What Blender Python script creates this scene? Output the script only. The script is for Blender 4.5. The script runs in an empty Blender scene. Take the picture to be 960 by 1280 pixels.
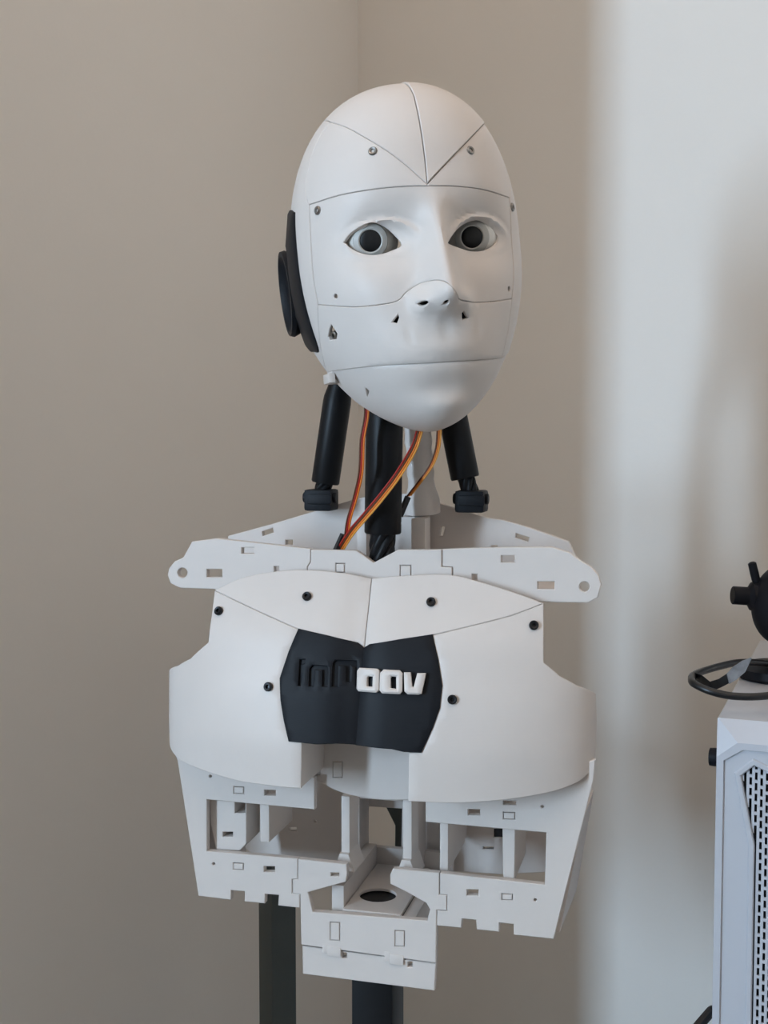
import bpy, math
import numpy as np
from mathutils import Vector, Matrix
from mathutils.geometry import delaunay_2d_cdt

C = bpy.context.scene.collection
sc = bpy.context.scene
R = math.radians

# ------------------------------------------------------------------ camera
CAM = Vector((0, 0, 1.35)); PITCH = R(3.43); F = 1500.0
cd = bpy.data.cameras.new('camera'); cam = bpy.data.objects.new('camera', cd); C.objects.link(cam)
cam.location = CAM; cam.rotation_euler = (R(90) - PITCH, 0, 0)
cd.sensor_fit = 'VERTICAL'; cd.sensor_height = 24; cd.sensor_width = 18
cd.lens = F / 1280 * 24; cd.clip_start = .02
sc.camera = cam

# ------------------------------------------------------------------ world, daylight, exposure
sc.view_settings.view_transform = 'Standard'; sc.view_settings.look = 'None'
sc.view_settings.exposure = 0.0; sc.view_settings.gamma = 1; sc.view_settings.use_curve_mapping = False
wd = bpy.data.worlds.new('sky'); sc.world = wd; wd.use_nodes = True
wd.node_tree.nodes['Background'].inputs[0].default_value = (.62, .78, 1, 1)
wd.node_tree.nodes['Background'].inputs[1].default_value = 1.0

# room frame: corner seen behind the robot, e1 along the right wall, e2 along the left wall
CORNER = Vector((-.034, 1.6, 0)); E1 = Vector((math.cos(R(35)), -math.sin(R(35)), 0)); E2 = Vector((-math.sin(R(35)), -math.cos(R(35)), 0))
def room(s, t, z=0): return CORNER + E1 * s + E2 * t + Vector((0, 0, z))
LS, LT, HT, SL = 2.8, 4.0, 2.6, -1.4           # room size; SL: the room widens to the left past the added wall
BLOCK_T, BLOCK_S = .80, .210                           # unseen wall added to cut the window light: its t, and its reach in s
WINDOW_1 = (-.42, -.20, .95, 2.45)              # tall narrow window in the wall behind the camera (s0, s1, z0, z1)
def area_lamp(loc, toward, w, h, en, col):
    al = bpy.data.lights.new('window_or_fill_light', 'AREA'); al.shape = 'RECTANGLE'; al.size = w; al.size_y = h; al.energy = en; al.color = col
    o = bpy.data.objects.new('window_or_fill_light', al); C.objects.link(o); o.location = loc; o.rotation_euler = toward.to_track_quat('-Z', 'Y').to_euler()
def mid(a, b): return (a + b) / 2
area_lamp(room(mid(*WINDOW_1[:2]), LT + .03, mid(*WINDOW_1[2:])), -E2, .22, 1.5, 86, (.56, .77, 1.0))
# added warm fill, no lamp seen: brightens the room by way of the ceiling
area_lamp(room(1.0, 1.3, 1.95), Vector((.001, 0, 1)), 1.2, 1.2, 17.5, (1.0, .78, .62))
bpy.data.objects['window_or_fill_light.001'].name = 'added_ceiling_fill'

# ------------------------------------------------------------------ materials
def mat(name, col, rough=.5, metal=0, noise=0., scale=40, bump=0., bscale=300, spec=.5, coat=0):
    m = bpy.data.materials.new(name); m.use_nodes = True; nt = m.node_tree; p = nt.nodes['Principled BSDF']
    p.inputs['Base Color'].default_value = (*col, 1); p.inputs['Roughness'].default_value = rough
    p.inputs['Metallic'].default_value = metal; p.inputs['Specular IOR Level'].default_value = spec
    p.inputs['Coat Weight'].default_value = coat
    tc = nt.nodes.new('ShaderNodeTexCoord')
    if noise:
        n = nt.nodes.new('ShaderNodeTexNoise'); n.inputs['Scale'].default_value = scale; n.inputs['Detail'].default_value = 4
        nt.links.new(tc.outputs['Object'], n.inputs['Vector'])
        r = nt.nodes.new('ShaderNodeValToRGB')
        r.color_ramp.elements[0].position = .3; r.color_ramp.elements[1].position = .7
        r.color_ramp.elements[0].color = (*[c * (1 - noise) for c in col], 1); r.color_ramp.elements[1].color = (*[min(1, c * (1 + noise)) for c in col], 1)
        nt.links.new(n.outputs['Fac'], r.inputs['Fac']); nt.links.new(r.outputs['Color'], p.inputs['Base Color'])
    if bump:
        n = nt.nodes.new('ShaderNodeTexNoise'); n.inputs['Scale'].default_value = bscale; n.inputs['Detail'].default_value = 3
        nt.links.new(tc.outputs['Object'], n.inputs['Vector'])
        b = nt.nodes.new('ShaderNodeBump'); b.inputs['Strength'].default_value = bump; b.inputs['Distance'].default_value = .001
        nt.links.new(n.outputs['Fac'], b.inputs['Height']); nt.links.new(b.outputs['Normal'], p.inputs['Normal'])
    return m

def printed(name, col, rough, layer=.0007, depth=.06, spec=.5, noise=.02):
    """3D-printed plastic: faint horizontal layer lines in relief and a little unevenness in colour."""
    m = mat(name, col, rough, noise=noise, scale=25, spec=spec); nt = m.node_tree
    tc = [n for n in nt.nodes if n.type == 'TEX_COORD'][0]
    w = nt.nodes.new('ShaderNodeTexWave'); w.bands_direction = 'Z'; w.inputs['Scale'].default_value = .314 / layer
    w.inputs['Distortion'].default_value = .4; w.inputs['Detail'].default_value = 1
    nt.links.new(tc.outputs['Object'], w.inputs['Vector'])
    b = nt.nodes.new('ShaderNodeBump'); b.inputs['Strength'].default_value = depth; b.inputs['Distance'].default_value = .0003
    nt.links.new(w.outputs['Fac'], b.inputs['Height']); nt.links.new(b.outputs['Normal'], nt.nodes['Principled BSDF'].inputs['Normal'])
    return m

M = {
    'wall': mat('wall_paint', (.84, .80, .745), .85, noise=.015, scale=3, bump=.08, bscale=220, spec=.2),
    'ceiling': mat('ceiling_paint', (.78, .76, .72), .9),
    'white': printed('white_printed_plastic', (.71, .642, .595), .42, spec=.3),
    'black': printed('black_printed_plastic', (.011, .012, .015), .5, layer=.0009, depth=.1, spec=.18),
    'blacktube': mat('black_tube_plastic', (.009, .009, .010), .42, noise=.1, scale=60, spec=.2),
    'screw': mat('steel_screw', (.30, .28, .26), .32, .9, noise=.1, scale=200),
    'blackscrew': mat('black_screw', (.02, .02, .022), .35, .6),
    'pupil': mat('pupil_black', (.004, .004, .005), .4),
    'eye': mat('eye_plastic', (.80, .78, .73), .4, noise=.02, scale=60),
    'iris': mat('iris_plastic_shaded', (.50, .49, .46), .45),  # greyer than the eyeball: shade on the ring put into its colour
    'orange': mat('orange_wire', (.80, .20, .02), .4), 'red': mat('red_wire', (.42, .02, .012), .4), 'brown': mat('brown_wire', (.12, .035, .015), .45),
    'yellow': mat('yellow_orange_wire', (.85, .36, .06), .4),
    'pc': mat('pc_white_paint', (.53, .54, .58), .38, noise=.01, scale=20, bump=.03, bscale=900),
    'pcside': mat('pc_white_steel', (.53, .535, .565), .35, noise=.01, scale=20),
    'dark': mat('dark_interior', (.015, .015, .018), .6),
    'rubber': mat('black_rubber', (.012, .012, .013), .35, noise=.2, scale=80, bump=.2, bscale=120),
    'tag': mat('grey_tag_film', (.22, .22, .23), .3, noise=.3, scale=160),
    'device': mat('black_device_plastic', (.007, .007, .010), .55, spec=.2),
    'post': mat('grey_post_paint', (.085, .098, .094), .6, noise=.06, scale=30),
    'floor': mat('floor_laminate', (.09, .065, .045), .45, noise=.2, scale=6),
    'wood': mat('desk_wood', (.36, .26, .17), .5, noise=.15, scale=10),
    'frame': mat('window_frame_paint', (.8, .8, .8), .4),
}

# ------------------------------------------------------------------ object helpers
ORG = {}
def link(name, me, parent=None, loc=(0, 0, 0), label=None):
    o = bpy.data.objects.new(name, me); C.objects.link(o)
    loc = Vector(loc)
    if parent is not None:
        o.parent = parent; o.location = loc - ORG.get(parent.name, Vector())
    else:
        o.location = loc
    ORG[o.name] = loc
    if label: o['label'] = label
    return o
def obj(name, vf, m, parent=None, label=None, smooth=35, kind=None):
    v, f = vf; v = np.asarray(v, float)
    c = (v.min(0) + v.max(0)) / 2
    me = bpy.data.meshes.new(name); me.from_pydata((v - c).tolist(), [], [list(map(int, q)) for q in f]); me.materials.append(m)
    me.validate(); me.polygons.foreach_set('use_smooth', [True] * len(me.polygons)); me.set_sharp_from_angle(angle=R(smooth)); me.update()
    o = link(name, me, parent, c, label)
    if kind: o['kind'] = kind
    return o
def thing(name, label, cat, loc, rz=0, group=None):
    o = bpy.data.objects.new(name, None); C.objects.link(o); o.location = loc; o.rotation_euler = (0, 0, rz); o.empty_display_size = .05
    o['label'] = label; o['category'] = cat
    if group: o['group'] = group
    ORG[o.name] = Vector()
    return o
def struct(name, vf, m, parent=None):
    o = obj(name, vf, m, parent)
    if parent is None: o['kind'] = 'structure'
    return o

def join(*vfs):
    V, Fc = [], []
    for v, f in vfs:
        n = len(V); V += [tuple(p) for p in v]; Fc += [[i + n for i in q] for q in f]
    return V, Fc
def xf(vf, mx): return [tuple(mx @ Vector(p)) for p in vf[0]], vf[1]
def box(x0, x1, y0, y1, z0, z1, b=0.):
    """Box with all edges chamfered by b."""
    if b <= 0:
        v = [(x, y, z) for x in (x0, x1) for y in (y0, y1) for z in (z0, z1)]
        return v, [(0, 1, 3, 2), (4, 6, 7, 5), (0, 4, 5, 1), (2, 3, 7, 6), (0, 2, 6, 4), (1, 5, 7, 3)]
    import bmesh
    bm = bmesh.new(); bmesh.ops.create_cube(bm, size=1)
    for q in bm.verts: q.co = Vector(((x0 + x1) / 2 + q.co.x * (x1 - x0), (y0 + y1) / 2 + q.co.y * (y1 - y0), (z0 + z1) / 2 + q.co.z * (z1 - z0)))
    bmesh.ops.bevel(bm, geom=bm.edges[:], offset=b, segments=2, affect='EDGES', profile=.6)
    bm.verts.index_update(); r = [tuple(q.co) for q in bm.verts], [[q.index for q in f.verts] for f in bm.faces]; bm.free(); return r
def frame_of(d):
    d = Vector(d).normalized(); a = Vector((0, 0, 1)) if abs(d.z) < .9 else Vector((1, 0, 0))
    x = a.cross(d).normalized(); return x, d.cross(x), d
def lathe(prof, p, axis, n=32):
    """Revolve [(radius, along)] about an axis through p."""
    X, Y, Z = frame_of(axis); p = Vector(p); V, Fc = [], []
    for r, h in prof:
        for k in range(n):
            a = 2 * math.pi * k / n; V.append(tuple(p + (X * math.cos(a) + Y * math.sin(a)) * max(r, 1e-6) + Z * h))
    for i in range(len(prof) - 1):
        for k in range(n):
            Fc.append((i * n + k, i * n + (k + 1) % n, (i + 1) * n + (k + 1) % n, (i + 1) * n + k))
    Fc.append(tuple(reversed(range(n)))); Fc.append(tuple(range((len(prof) - 1) * n, len(prof) * n)))
    return V, Fc
def smooth_path(pts, n=8):
    P = [Vector(p) for p in pts]; P = [2 * P[0] - P[1]] + P + [2 * P[-1] - P[-2]]; out = []
    for i in range(1, len(P) - 2):
        for k in range(n):
            t = k / n; a, b, c, d = P[i - 1:i + 3]
            out.append(.5 * (2 * b + (c - a) * t + (2 * a - 5 * b + 4 * c - d) * t * t + (3 * b - a - 3 * c + d) * t ** 3))
    out.append(P[-2]); return out
def tube(pts, r, n=8, sm=6):
    P = smooth_path(pts, sm) if sm else [Vector(p) for p in pts]; V, Fc = [], []
    X = None
    for i, p in enumerate(P):
        d = (P[min(i + 1, len(P) - 1)] - P[max(i - 1, 0)]).normalized()
        if X is None: X = frame_of(d)[0]
        X = (X - d * X.dot(d)).normalized(); Y = d.cross(X); rr = r[i] if hasattr(r, '__len__') else r
        for k in range(n):
            a = 2 * math.pi * k / n; V.append(tuple(p + (X * math.cos(a) + Y * math.sin(a)) * rr))
    for i in range(len(P) - 1):
        for k in range(n): Fc.append((i * n + k, i * n + (k + 1) % n, (i + 1) * n + (k + 1) % n, (i + 1) * n + k))
    Fc.append(tuple(reversed(range(n)))); Fc.append(tuple(range((len(P) - 1) * n, len(P) * n)))
    return V, Fc
def twisted(p0, p1, r, turns=1.2, n=36, lobes=5, amp=.16, segs=24):
    """Rod with spiral flutes, like the printed worm screws of the neck."""
    X, Y, Z = frame_of(Vector(p1) - Vector(p0)); L = (Vector(p1) - Vector(p0)).length; V, Fc = [], []
    for i in range(segs + 1):
        for k in range(n):
            a = 2 * math.pi * k / n; rr = r * (1 + amp * math.copysign(abs(math.sin(lobes * a / 2)) ** .6, 1) - amp); b = a + turns * 2 * math.pi * i / segs
            V.append(tuple(Vector(p0) + (X * math.cos(b) + Y * math.sin(b)) * rr + Z * L * i / segs))
    for i in range(segs):
        for k in range(n): Fc.append((i * n + k, i * n + (k + 1) % n, (i + 1) * n + (k + 1) % n, (i + 1) * n + k))
    Fc.append(tuple(reversed(range(n)))); Fc.append(tuple(range(segs * n, (segs + 1) * n)))
    return V, Fc

# ------------------------------------------------------------------ measuring helpers (photograph pixel -> point on a real surface)
cp, sp = math.cos(PITCH), math.sin(PITCH)
def ray(px, py):
    x, y = (px - 480) / F, (640 - py) / F
    return Vector((x, cp + y * sp, -sp + y * cp))
def at(px, py, depth):                      # world point at a depth along world y
    d = ray(px, py); return CAM + d * (depth / d.y)
def project(P):
    P = np.asarray(P, float) - np.array(CAM); yc = P[:, 1] * cp - P[:, 2] * sp; zc = P[:, 1] * sp + P[:, 2] * cp
    return np.stack([480 + F * P[:, 0] / yc, 640 - F * zc / yc], 1)

class Surf:
    """A parametric surface S(u, v) -> points (N,3) in a local frame, mx takes them to the world."""
    def __init__(s, fn, mx, lo, hi): s.fn, s.mx, s.lo, s.hi = fn, np.array(mx), np.array(lo, float), np.array(hi, float)
    def pts(s, uv): return s.fn(np.asarray(uv, float))
    def world(s, uv): return s.pts(uv) @ s.mx[:3, :3].T + s.mx[:3, 3]
    def normals(s, uv, e=4e-4):
        uv = np.asarray(uv, float); du = s.pts(uv + [e, 0]) - s.pts(uv - [e, 0]); dv = s.pts(uv + [0, e]) - s.pts(uv - [0, e])
        n = np.cross(du, dv); return n / np.maximum(np.linalg.norm(n, axis=1, keepdims=True), 1e-12)
    def inv(s, px):
        px = np.asarray(px, float).reshape(-1, 2)
        g = np.stack(np.meshgrid(np.linspace(s.lo[0], s.hi[0], 70), np.linspace(s.lo[1], s.hi[1], 70)), -1).reshape(-1, 2)
        W = s.world(g); Q = project(W); n = s.normals(g) @ s.mx[:3, :3].T
        ok = ((W - np.array(CAM)) * n).sum(1) < -.02; ok = ok if ok.sum() > 10 else np.ones(len(g), bool)
        g, Q = g[ok], Q[ok]
        uv = g[np.argmin(((px[:, None] - Q[None]) ** 2).sum(2), 1)]
        e = 1e-4
        for _ in range(12):
            q = project(s.world(uv)); J0 = (project(s.world(uv + [e, 0])) - q) / e; J1 = (project(s.world(uv + [0, e])) - q) / e
            r = px - q; det = J0[:, 0] * J1[:, 1] - J0[:, 1] * J1[:, 0]; det = np.where(np.abs(det) < 1e4, np.copysign(1e4, det), det)
            st = np.stack([(r[:, 0] * J1[:, 1] - r[:, 1] * J1[:, 0]) / det, (J0[:, 0] * r[:, 1] - J0[:, 1] * r[:, 0]) / det], 1)
            ln = np.linalg.norm(st, axis=1, keepdims=True); st *= np.minimum(1, .012 / np.maximum(ln, 1e-9))
            uv = np.clip(uv + st, s.lo, s.hi)
        return uv

def area(P): return .5 * np.sum(P[:, 0] * np.roll(P[:, 1], -1) - P[:, 1] * np.roll(P[:, 0], -1))
def dense(P, step):
    P = np.asarray(P, float); out = []
    for a, b in zip(P, np.roll(P, -1, 0)):
        n = max(1, int(math.ceil(np.linalg.norm(b - a) / step)))
        for k in range(n): out.append(a + (b - a) * k / n)
    return np.array(out)
def inset(P, g):
    if g == 0: return P.copy()
    d = np.roll(P, -1, 0) - P; d /= np.maximum(np.linalg.norm(d, axis=1, keepdims=True), 1e-12)
    n1 = np.stack([-d[:, 1], d[:, 0]], 1); n0 = np.roll(n1, 1, 0); m = n0 + n1; k = (m * m).sum(1, keepdims=True) / 2
    return P + m * g / np.maximum(k, .5)
def inside(P, q):
    x, y = q[:, 0], q[:, 1]; r = np.zeros(len(q), bool)
    for a, b in zip(P, np.roll(P, -1, 0)):
        if a[1] == b[1]: continue
        c = ((a[1] > y) != (b[1] > y)) & (x < (b[0] - a[0]) * (y - a[1]) / (b[1] - a[1]) + a[0]); r ^= c
    return r
def patch(S, outer, holes=(), t=.003, gap=0., ch=.0004, step=.004, off=0., flat=False):
    """Solid shell piece lying on surface S, bounded by a polygon (and holes) in its parameters: top, chamfered rim and inside face."""
    loops = []
    for i, L in enumerate([outer] + list(holes)):
        L = np.asarray(L, float); a = area(L)
        if (i == 0) != (a > 0): L = L[::-1]
        if not flat: L = dense(L, step)
        L = L[np.linalg.norm(L - np.roll(L, 1, 0), axis=1) > 1e-6]
        loops.append((inset(L, gap + ch), inset(L, gap)))
    pts, edges, nb = [], [], []
    for A, B in loops:
        n0 = len(pts); pts += [tuple(p) for p in A]; nb.append((n0, len(A))); edges += [(n0 + k, n0 + (k + 1) % len(A)) for k in range(len(A))]
    nB = len(pts)
    if not flat:
        A0 = loops[0][0]; lo, hi = A0.min(0), A0.max(0)
        g = np.stack(np.meshgrid(np.arange(lo[0] + step / 2, hi[0], step), np.arange(lo[1] + step / 2, hi[1], step)), -1).reshape(-1, 2)
        if len(g):
            k = inside(A0, g)
            for A, _ in loops[1:]: k &= ~inside(A, g)
            g = g[k]
            if len(g):
                B = np.array(pts); keep = np.ones(len(g), bool)
                for c in range(0, len(g), 2000):
                    keep[c:c + 2000] = (((g[c:c + 2000, None] - B[None]) ** 2).sum(2).min(1)) > (.55 * step) ** 2
                pts += [tuple(p) for p in g[keep]]
    r = delaunay_2d_cdt([Vector(p) for p in pts], edges, [], 1, 1e-7)
    uv = np.array([[p.x, p.y] for p in r[0]]); om = r[3]
    tri = [list(f) for f in r[2]]; cen = np.array([uv[f].mean(0) for f in tri]); keep = inside(loops[0][0], cen)
    for A, _ in loops[1:]: keep &= ~inside(A, cen)
    tri = [f if area(uv[f]) > 0 else f[::-1] for f, k in zip(tri, keep) if k]
    where = {}
    for i, os in enumerate(om):
        for q in os: where.setdefault(q, i)
    n = len(uv); N = S.normals(uv); P = S.pts(uv)
    V = [P + N * off, P + N * (off - t)]
    Fc = [list(f) for f in tri] + [[n + i for i in reversed(f)] for f in tri]
    base = 2 * n
    for (n0, m), (A, B) in zip(nb, loops):
        NB = S.normals(B); PB = S.pts(B); V.append(PB + NB * (off - ch)); V.append(PB + NB * (off - t + min(ch, t * .3)))
        for k in range(m):
            k2 = (k + 1) % m; a, b = where.get(n0 + k), where.get(n0 + k2)
            if a is None or b is None: continue
            Fc.append([b, a, base + k, base + k2]); Fc.append([base + k2, base + k, base + m + k, base + m + k2]); Fc.append([base + m + k2, base + m + k, n + a, n + b])
        base += 2 * m
    V = np.concatenate(V)
    return V, [f for f in Fc if len(set(f)) > 2]

# ------------------------------------------------------------------ the room
def rect_(x0, y0, x1, y1): return [(x0, y0), (x1, y0), (x1, y1), (x0, y1)]
def plane_surf(o, ax, ay):
    o, ax, ay = np.array(o, float), np.array(ax, float), np.array(ay, float)
    return Surf(lambda uv: o + uv[:, :1] * ax + uv[:, 1:2] * ay, np.eye(4), (-9, -9), (9, 9))
def wall(name, o, ax, w, holes=(), t=.12):
    S = plane_surf(o, ax, (0, 0, 1)); return struct(name, patch(S, [(0, 0), (w, 0), (w, HT), (0, HT)], holes, t=t, ch=0, flat=True), M['wall'])
wall('wall_right', room(0, 0), E1, LS)
wall('wall_left', room(0, BLOCK_T), -E2, BLOCK_T)
nv = [room(a, b, z) for z in (0, HT) for a, b in ((SL - .1, BLOCK_T), (BLOCK_S, BLOCK_T), (BLOCK_S, BLOCK_T + .06), (SL - .1, BLOCK_T + .06))]
struct('wall_light_block', ([tuple(p) for p in nv], [(3, 2, 1, 0), (4, 5, 6, 7), (0, 1, 5, 4), (1, 2, 6, 5), (2, 3, 7, 6), (3, 0, 4, 7)]), M['wall'])  # added out of view to block light and set the shadow edge
wall('wall_left_far', room(SL, LT), -E2, LT - BLOCK_T - .06)
wall('wall_front', room(LS, 0), E2, LT)
wall('wall_back', room(LS, LT), -E1, LS - SL, [rect_(LS - WINDOW_1[1], WINDOW_1[2], LS - WINDOW_1[0], WINDOW_1[3])])
fl = [room(SL - .2, -.2), room(LS + .2, -.2), room(LS + .2, LT + .2), room(SL - .2, LT + .2)]
def slab(z0, z1): return [(*p.xy, z0) for p in fl] + [(*p.xy, z1) for p in fl], [(0, 1, 2, 3), (7, 6, 5, 4), (0, 4, 5, 1), (1, 5, 6, 2), (2, 6, 7, 3), (3, 7, 4, 0)]
struct('floor', slab(-.1, 0), M['floor']); struct('ceiling', slab(HT, HT + .1), M['ceiling'])
for i, (o, ax, (u0, u1, z0, z1)) in enumerate(((room(WINDOW_1[1], LT + .002), -E1, WINDOW_1),)):
    a_ = -.04
    struct('window_%d' % (i + 1), patch(plane_surf(o, ax, (0, 0, 1)), rect_(a_, z0 + a_, u1 - u0 - a_, z1 - a_), [rect_(0, z0, u1 - u0, z1)], t=.03, ch=.003, flat=True, off=.02), M['frame'])

# ------------------------------------------------------------------ the robot: frame of reference
TH = R(-14.5)
Z0 = 1.0
RB = Matrix.Translation((-.013, .86, Z0)) @ Matrix.Rotation(TH, 4, 'Z'); RBI = RB.inverted()
robot = thing('humanoid_robot', 'white printed humanoid robot bust with bald face, black ear and black chest emblem', 'robot', RB.translation, TH)
def lp(px, py, yl):
    """local (x, z) on the robot's frontal plane y = yl under a photograph pixel"""
    o = RBI @ CAM; d = RBI.to_3x3() @ ray(px, py); k = (yl - o.y) / d.y; p = o + d * k; return (p.x, p.z)
def lz(px, py, zl):
    o = RBI @ CAM; d = RBI.to_3x3() @ ray(px, py); k = (zl - o.z) / d.z; p = o + d * k; return (p.x, p.y)
def l3(px, py, yl): x, z = lp(px, py, yl); return Vector((x, yl, z))
def lpoly(pts, yl): return [lp(a, b, yl) for a, b in pts]
def Sy(y): return Surf(lambda uv: np.stack([uv[:, 0], np.full(len(uv), y), uv[:, 1]], 1), RB, (-.4, -.4), (.4, .4))
def circ(c, r, n=24): return [(c[0] + r * math.cos(2 * math.pi * k / n), c[1] + r * math.sin(2 * math.pi * k / n)) for k in range(n)]
def rect(x0, y0, x1, y1): return [(x0, y0), (x1, y0), (x1, y1), (x0, y1)]
def plate(name, px, y, holes=(), t=.005, parent=None, m='white', ch=.0005, label=None, local_holes=(), tabs=()):
    """flat plate on the robot's frontal plane y; tabs are plugs of another piece showing in a slot"""
    hs = [lpoly(h, y) for h in holes] + list(local_holes) + [lpoly(h, y) for h in tabs]
    o = obj(name, patch(Sy(y), lpoly(px, y), hs, t=t, ch=ch, flat=True), M[m], parent or robot, label)
    for h in tabs:
        obj('tab', patch(Sy(y - .0002), inset_poly(lpoly(h, y), .0005), t=t, ch=.0004, flat=True), M[m], o)
    return o
def inset_poly(P, g):
    P = np.array(P); P = P if area(P) > 0 else P[::-1]; return inset(P, g)

# screws: one mesh per look, shared
def screw_mesh(name, m, r=.0033):
    v, f = lathe([(0, -.0012), (r * .42, -.0012), (r * .46, .0008), (r * .8, .001), (r, .0003), (r, -.003), (0, -.003)], (0, 0, 0), (0, 0, 1), 6 * 4)
    me = bpy.data.meshes.new(name); me.from_pydata(v, [], f); me.materials.append(m); me.polygons.foreach_set('use_smooth', [True] * len(f)); me.set_sharp_from_angle(angle=R(30)); return me
SC_B = screw_mesh('screw', M['blackscrew']); SC_S = screw_mesh('steel_screw', M['screw'], .003)
def screw(p, n, parent, me, label, lift=.001):
    p = Vector(p) + Vector(n) * lift; o = link('screw', me, parent, p, label); o.rotation_euler = Vector(n).to_track_quat('Z', 'Y').to_euler(); return o

# ------------------------------------------------------------------ head: surface
HP = at(504, 296, .87); PSI, ROLL, PIT = R(13), R(-4.5), R(-1)
HM = Matrix.Translation(HP) @ Matrix.Rotation(PSI, 4, 'Z') @ Matrix.Rotation(ROLL, 4, 'Y') @ Matrix.Rotation(PIT, 4, 'X')
HR = RBI @ HM                                # head frame -> robot frame
HRn = np.array(HR)
ZC, ZT, ZB = -.02, .101, -.142
def se(t, n): return np.maximum(1 - np.clip(t, 0, 1) ** n, 1e-9) ** (1 / n)
def prof(z):
    up = z > ZC; tu, td = (z - ZC) / (ZT - ZC), (ZC - z) / (ZC - ZB)
    w = np.where(up, .081 * se(tu, 2.4), .081 * se(td, 1.92))
    f = np.where(up, .087 * se(tu, 2.8), .087 * se(td, 4.5))
    b = np.where(up, .100 * se(tu, 2.3), .100 * se(td, 3.0))
    return w, f, b
HC = np.array([0, 0, -.015]); HS = .09
def G(x, z, cx, cz, sx, sz): return np.exp(-((x - cx) / sx) ** 2 - ((z - cz) / sz) ** 2)
NZ = np.array([-.075, -.062, -.056, -.052, -.047, -.042, -.036, -.02, -.004, .010, .024, .04])
NH = np.array([0, .001, .005, .0135, .0215, .0240, .0222, .0165, .0115, .0065, .002, 0])
NW = np.array([.014, .014, .013, .0125, .0125, .0125, .0115, .0100, .0088, .009, .011, .012])
_zz = np.linspace(-.08, .05, 400); _k = np.exp(-np.linspace(-2, 2, 17) ** 2); _k /= _k.sum()
_nh = np.convolve(np.pad(np.interp(_zz, NZ, NH), 8, 'edge'), _k, 'valid'); _nw = np.convolve(np.pad(np.interp(_zz, NZ, NW), 8, 'edge'), _k, 'valid')
def relief(x, z):
    a = np.abs(x); d = np.zeros_like(x); z = z + .0108
    d -= .0105 * G(a, z, .0325, -.002, .0235, .0185)                                   # eye sockets
    d += .0008 * G(a, z, .030, .027, .030, .010)                                     # brow
    d += .0022 * G(a, z, .050, -.034, .022, .018)                                    # cheeks
    nh, nw = np.interp(z, _zz, _nh), np.interp(z, _zz, _nw)
    d += nh * np.exp(-(a / nw) ** 2.1)                                               # nose
    d += .0055 * G(a, z, .0145, -.047, .0055, .0065)                                 # wings of the nose
    d += .0035 * G(x, z, 0, -.070, .034, .020)                                       # muzzle
    d += .0022 * G(x, z, 0, -.077, .020, .0055) - .0014 * G(x, z, 0, -.064, .004, .008)
    d += .0010 * G(x, z, 0, -.0905, .020, .0055) - .0030 * G(x, z, 0, -.1025, .024, .0075) + .0040 * G(x, z, 0, -.116, .018, .009)
    d -= .0010 * np.exp(-((a - .0235 - .12 * (z + .064)) / .0017) ** 2 - ((z + .066) / .0065) ** 2)     # crease under the cheek slit
    e = np.sqrt(((a - .0345) / .0192) ** 2 + ((z + .0035 - .0012 * (1 - ((a - .0345) / .02) ** 2)) / .0104) ** 2)
    up = 1 / (1 + np.exp(-(z + .001) / .0025))
    d += (.0008 + .0020 * up) * np.exp(-((e - 1.10) / .15) ** 2) - .0006 * up * np.exp(-((e - 1.42) / .10) ** 2)   # lids and the crease over them
    return d
def head_fn(uv):
    rho = np.hypot(uv[:, 0], uv[:, 1]) / HS; al_ = np.arctan2(uv[:, 1], uv[:, 0])
    D = np.stack([np.sin(rho) * np.cos(al_), -np.cos(rho), np.sin(rho) * np.sin(al_)], 1)
    lo = np.zeros(len(uv)); hi = np.full(len(uv), .22)
    for _ in range(34):
        r = (lo + hi) / 2; p = HC + D * r[:, None]; w, f, b = prof(p[:, 2])
        v = (np.abs(p[:, 0]) / w) ** 2.12 + (np.abs(p[:, 1]) / np.where(p[:, 1] < 0, f, b)) ** 2.12
        v = np.where((p[:, 2] > ZT) | (p[:, 2] < ZB), 9, v); hi = np.where(v > 1, r, hi); lo = np.where(v > 1, lo, r)
    p = HC + D * ((lo + hi) / 2)[:, None]
    m = np.clip((-p[:, 1] - .01) / .03, 0, 1); m = m * m * (3 - 2 * m)
    p[:, 1] -= relief(p[:, 0], p[:, 2]) * m
    return p
def head_robot(uv): return head_fn(uv) @ HRn[:3, :3].T + HRn[:3, 3]
SH = Surf(head_robot, RB, (-.16, -.16), (.16, .16))
def huv(p):                                    # head-frame point -> parameters
    d = np.asarray(p, float) - HC; d /= np.linalg.norm(d); rho = math.acos(-d[1]); a = math.atan2(d[2], d[0]); return (rho * HS * math.cos(a), rho * HS * math.sin(a))
def hx(pts): return [tuple(q) for q in SH.inv(pts)]
def curve(pts, n=6): return [tuple(p.xy) for p in smooth_path([(a, b, 0) for a, b in pts], n)]
def H3(p): return HR @ Vector(p)

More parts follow.
